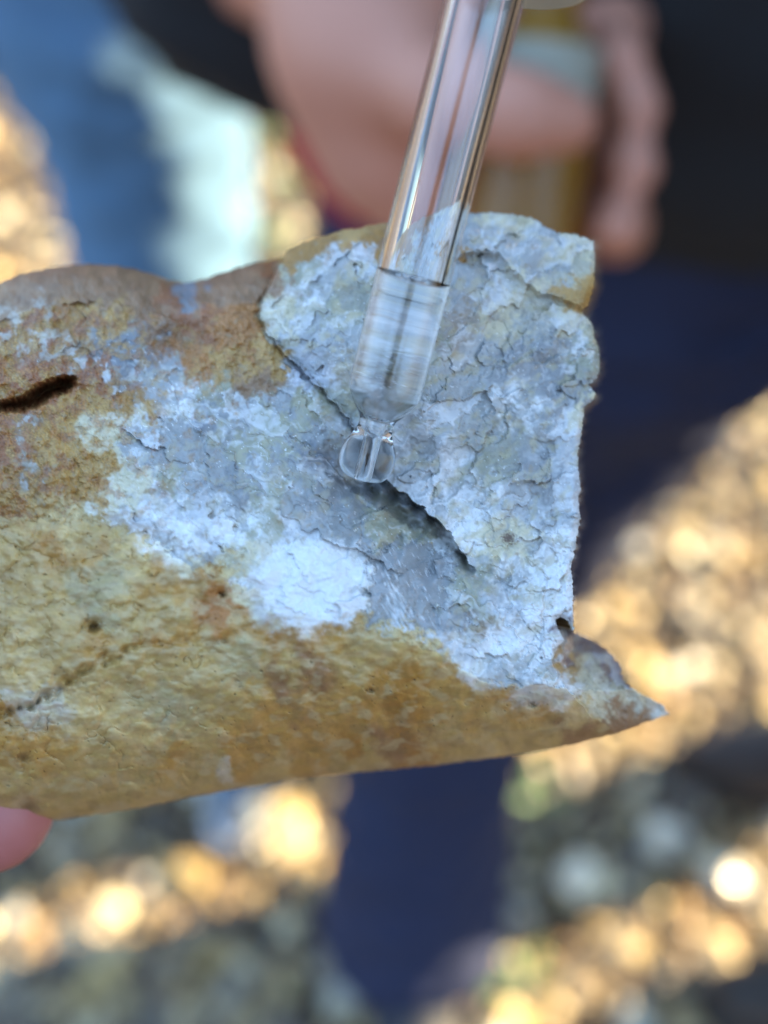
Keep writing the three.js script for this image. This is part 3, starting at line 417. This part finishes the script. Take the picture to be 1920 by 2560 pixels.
const stone = thing('quartz_stone', 'broken milky quartz cobble with ochre rind, held up to the pipette', 'rock', stoneC.clone().applyQuaternion(camQ).add(camP));
stone.quaternion.copy(camQ);
{
  const S = 2.3, x0 = -380, y0 = 505, nx = Math.ceil((1700 - x0) / S), ny = Math.ceil((2095 - y0) / S), vid = new Int32Array(nx * ny).fill(-1), pos = [], col = [], gl = [], sdv = [], zz = [];
  const jag = (x, y) => (x > 1300 && y < 1720 ? 4.5 * fb(x, y, 17, 2, 4) + 2.2 * n2(x / 5, y / 5) : y < 720 ? 4 * fb(x, y, 50, 3, 4) + 1.5 * n2(x / 9, y / 9) : 2.2 * fb(x, y, 46, 4, 4));
  const vert = (x, y, z) => { const d = D0 - z / 1000; return [(x - 960) / F * d - stoneC.x, (1280 - y) / F * d - stoneC.y, -d - stoneC.z]; };
  for (let j = 0; j < ny; j++) for (let i = 0; i < nx; i++) {
    const x = x0 + i * S, y = y0 + j * S, sd = polySd(outline, x, y) + jag(x, y);
    if (sd < 0) continue;
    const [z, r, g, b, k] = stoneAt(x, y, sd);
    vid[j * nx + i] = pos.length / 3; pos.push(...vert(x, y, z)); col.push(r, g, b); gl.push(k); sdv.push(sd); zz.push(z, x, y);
  }
  const dull = [], quartz = [], shiny = [], edges = new Map();
  const tri = (a, b, c) => { (gl[a] + gl[b] + gl[c] > 1.5 ? shiny : gl[a] < -.5 ? dull : quartz).push(a, b, c); for (const [p, q] of [[a, b], [b, c], [c, a]]) { const k = p < q ? p * 4194304 + q : q * 4194304 + p; if (edges.has(k)) edges.delete(k); else edges.set(k, [p, q]); } };
  for (let j = 0; j + 1 < ny; j++) for (let i = 0; i + 1 < nx; i++) {
    const a = vid[j * nx + i], b = vid[j * nx + i + 1], c = vid[(j + 1) * nx + i], d = vid[(j + 1) * nx + i + 1];
    if (a >= 0 && c >= 0 && d >= 0) tri(a, c, d); else if (a >= 0 && b >= 0 && c >= 0) tri(a, c, b);
    if (a >= 0 && d >= 0 && b >= 0) tri(a, d, b); else if (b >= 0 && c >= 0 && d >= 0) tri(b, c, d);
  }
  // broken rim and back: from the outline the stone swells backwards to a rounded, weathered back
  const rim = [...edges.values()], ring = new Map(), STEP = 7, T = [.0012, .004, .008, .013, .016], cx = 640, cy = 1330;
  const ringV = (v, s) => { const k = v * 8 + s; if (!ring.has(k)) { const [z, x, y] = [zz[v * 3], zz[v * 3 + 1], zz[v * 3 + 2]], f = [0, .02, .1, .3, .6][s]; const p = vert(x + (cx - x) * f + (s ? 5 * n2(x / 30, y / 30 + s) : 0), y + (cy - y) * f, z * (1 - f) - 2 * f - T[s] * 1000 + .4 * n2(x / 40 + s, y / 40)); ring.set(k, pos.length / 3); pos.push(...p); col.push(.40, .28, .14); gl.push(0); } return ring.get(k); };
  for (const [p, q] of rim) { let a = p, b = q; for (let s = 0; s < 5; s++) { const c = ringV(p, s), d = ringV(q, s); dull.push(b, a, c, b, c, d); a = c; b = d; } }
  const last = pos.length / 3; pos.push(...vert(cx, cy, -21)); col.push(.4, .28, .14); for (const [p, q] of rim) dull.push(ring.get(q * 8 + 4), ring.get(p * 8 + 4), last);
  const g = new THREE.BufferGeometry();
  g.setAttribute('position', new THREE.Float32BufferAttribute(pos, 3)); g.setAttribute('color', new THREE.Float32BufferAttribute(col, 3)); g.setIndex(new THREE.BufferAttribute(Uint32Array.from([dull, quartz, shiny].flat()), 1));
  g.addGroup(0, dull.length, 0); g.addGroup(dull.length, quartz.length, 1); g.addGroup(dull.length + quartz.length, shiny.length, 2); g.computeVertexNormals();
  part('rock_body', g, [mat({ vertexColors: true, roughness: .42 }), mat({ vertexColors: true, roughness: .5 }), mat({ vertexColors: true, roughness: .2 })], stone);
}

// ------------------------------------------------------------------ the person who holds the stone (a fingertip shows under its left end)
{
  const K = P;
  const hold = [[K(-40, 2005, .1165), K(-330, 2030, .121), .0076, .0082], [K(-330, 2030, .121), K(-760, 1990, .128), .0084, .009], [K(-760, 1990, .128), K(-1250, 1700, .132), .0095, .0105],
    [K(-150, 1650, .136), K(-560, 1680, .139), .008, .0088], [K(-560, 1680, .139), K(-1250, 1500, .134), .009, .0105], [K(-170, 1330, .140), K(-560, 1360, .141), .008, .0088], [K(-560, 1360, .141), K(-1250, 1300, .134), .009, .0105], [K(-250, 1050, .138), K(-600, 1070, .139), .0075, .008], [K(-600, 1070, .139), K(-1250, 1150, .134), .0085, .01],
    [K(-430, 1380, .096), K(-720, 1500, .099), .0085, .0105], [K(-720, 1500, .099), K(-1150, 1750, .112), .011, .014], [K(-1150, 1750, .112), K(-1800, 1750, .125), .016, .022],
    [K(-1250, 1700, .132), K(-1800, 1750, .13), .013, .02], [K(-1250, 1500, .134), K(-1800, 1650, .13), .014, .02], [K(-1250, 1300, .134), K(-1800, 1550, .13), .014, .02], [K(-1250, 1150, .134), K(-1800, 1500, .13), .012, .019], [K(-1800, 1620, .13), K(-2600, 1900, .14), .026, .026]];
  person('person in dark coat, only a pink fingertip showing under the ochre stone', {
    hipA: V(.1, .95, .4), kneeA: V(.12, .5, .4), ankleA: V(.13, .1, .42), toeA: V(.15, .04, .2),
    hipB: V(-.1, .95, .4), kneeB: V(-.12, .5, .4), ankleB: V(-.13, .1, .42), toeB: V(-.15, .04, .2),
    chest: V(0, 1.34, .4), neck: V(0, 1.53, .38), head: V(0, 1.68, .33), facing: V(0, -.3, -1),
    shA: V(.2, 1.46, .38), elA: V(.3, 1.2, .44), wrA: V(.3, .95, .38), shB: V(-.2, 1.46, .38), elB: V(-.33, 1.19, .2), wrB: K(-2600, 1900, .14),
  }, { skin: mat({ color: lin(.46, .16, .15), roughness: .45 }), hair: hairDark, trousers: navy, jacket: mat({ color: lin(.02, .022, .03), roughness: .9 }), added_scarf: mat({ color: lin(.03, .032, .04), roughness: .95 }), hem: .98, shoe: mat({ color: lin(.03, .02, .015), roughness: .6 }), sole: mat({ color: lin(.02, .02, .02), roughness: .8 }), handB: hold, handCell: .0015 });
}

// ------------------------------------------------------------------ glass pipette with liquid
{
  const a = CAM(905, 1200, .1022), b = CAM(1210, 0, .0945), axis = b.clone().sub(a).normalize();
  const g = thing('pipette', 'clear glass dropper pipette part filled with liquid, tip touching the rock', 'pipette', a.clone().applyQuaternion(camQ).add(camP));
  g.quaternion.copy(camQ).multiply(new THREE.Quaternion().setFromUnitVectors(V(0, 1, 0), axis));
  const mm = (L) => L.map(([t, r]) => new THREE.Vector2(Math.max(r, 0) / 1000, t / 1000));
  const smooth = (L, n) => new THREE.SplineCurve(L.map(([t, r]) => new THREE.Vector2(r, t))).getPoints(n).map((v) => [v.y, v.x]);
  const outer = [...smooth([[.05, 1.1], [.35, 1.9], [1.1, 2.45], [2.1, 2.6], [3.1, 2.45], [4.0, 2.0], [4.8, 1.68], [5.4, 1.62], [5.95, 1.75], [6.6, 2.3], [7.4, 2.85], [8.2, 3.26], [8.6, 3.38], [9.2, 3.4], [10, 3.4], [11, 3.4]], 90), [30, 3.4], [62, 3.4]];
  const inner = [...smooth([[.05, .5], [2, .5], [4.5, .55], [5.9, .7], [6.6, 1.1], [7.5, 1.85], [8.3, 2.42], [8.8, 2.58], [9.4, 2.6], [11, 2.6]], 60), [30, 2.6], [62, 2.6]];
  const glassGeo = new THREE.LatheGeometry(mm([...outer, ...inner.slice().reverse(), outer[0]]), 96);
  part('glass_tube', glassGeo, phys({ color: 0xffffff, roughness: 0, transmission: 1, thickness: .002, ior: 1.5 }), g);
  const lv = 18.4, liq = [[.1, 0], ...inner.filter(([t]) => t < lv).map(([t, r]) => [t + .02, r + .06]), [lv + .75, 2.66], [lv + .7, 2.55], [lv + .35, 2.2], [lv + .12, 1.6], [lv, .8], [lv - .02, 0]];
  part('liquid', new THREE.LatheGeometry(mm(liq), 96), phys({ color: 0xffffff, roughness: 0, transmission: 1, thickness: .002, ior: 1.33 }), g);
  const bub = phys({ color: 0xffffff, roughness: 0, transmission: 1, thickness: 0, ior: 1.33 });
  const q = g.quaternion.clone().invert(), toCam = V(0, 0, 1).applyQuaternion(camQ).applyQuaternion(q); toCam.y = 0; toCam.normalize(); const sd = V(1, 0, 0).applyQuaternion(camQ).applyQuaternion(q); sd.y = 0; sd.normalize();
  for (const [s, r, dy] of [[-.55, .5, 0], [.15, .62, -.15], [.9, .22, .2], [1.2, .2, .3], [-.95, .25, .25]]) { const p = toCam.clone().multiplyScalar(Math.sqrt(Math.max(.1, 3.2 - s * s))).addScaledVector(sd, s); part('bubble', new THREE.SphereGeometry(r / 1000, 24, 16).translate(p.x / 1000, (lv + .15 + dy) / 1000, p.z / 1000), bub, g); }
  const cap = [[45.5, 3.42], [45.5, 7.2], [45.2, 7.9], [45.5, 8.5], [46.2, 8.7], [60, 8.6], [61, 8.2], [61, 3.42]];
  part('screw_cap', new THREE.LatheGeometry(mm([...cap, cap[0]]), 64), mat({ color: lin(.62, .56, .44), roughness: .5 }), g);
  part('rubber_bulb', new THREE.LatheGeometry(mm([[61, 0], [61, 5], [64, 6.5], [75, 6.8], [85, 6], [90, 3.5], [91, 0]]), 48), mat({ color: lin(.05, .05, .05), roughness: .7 }), g);
}
renderer.render(scene, camera);
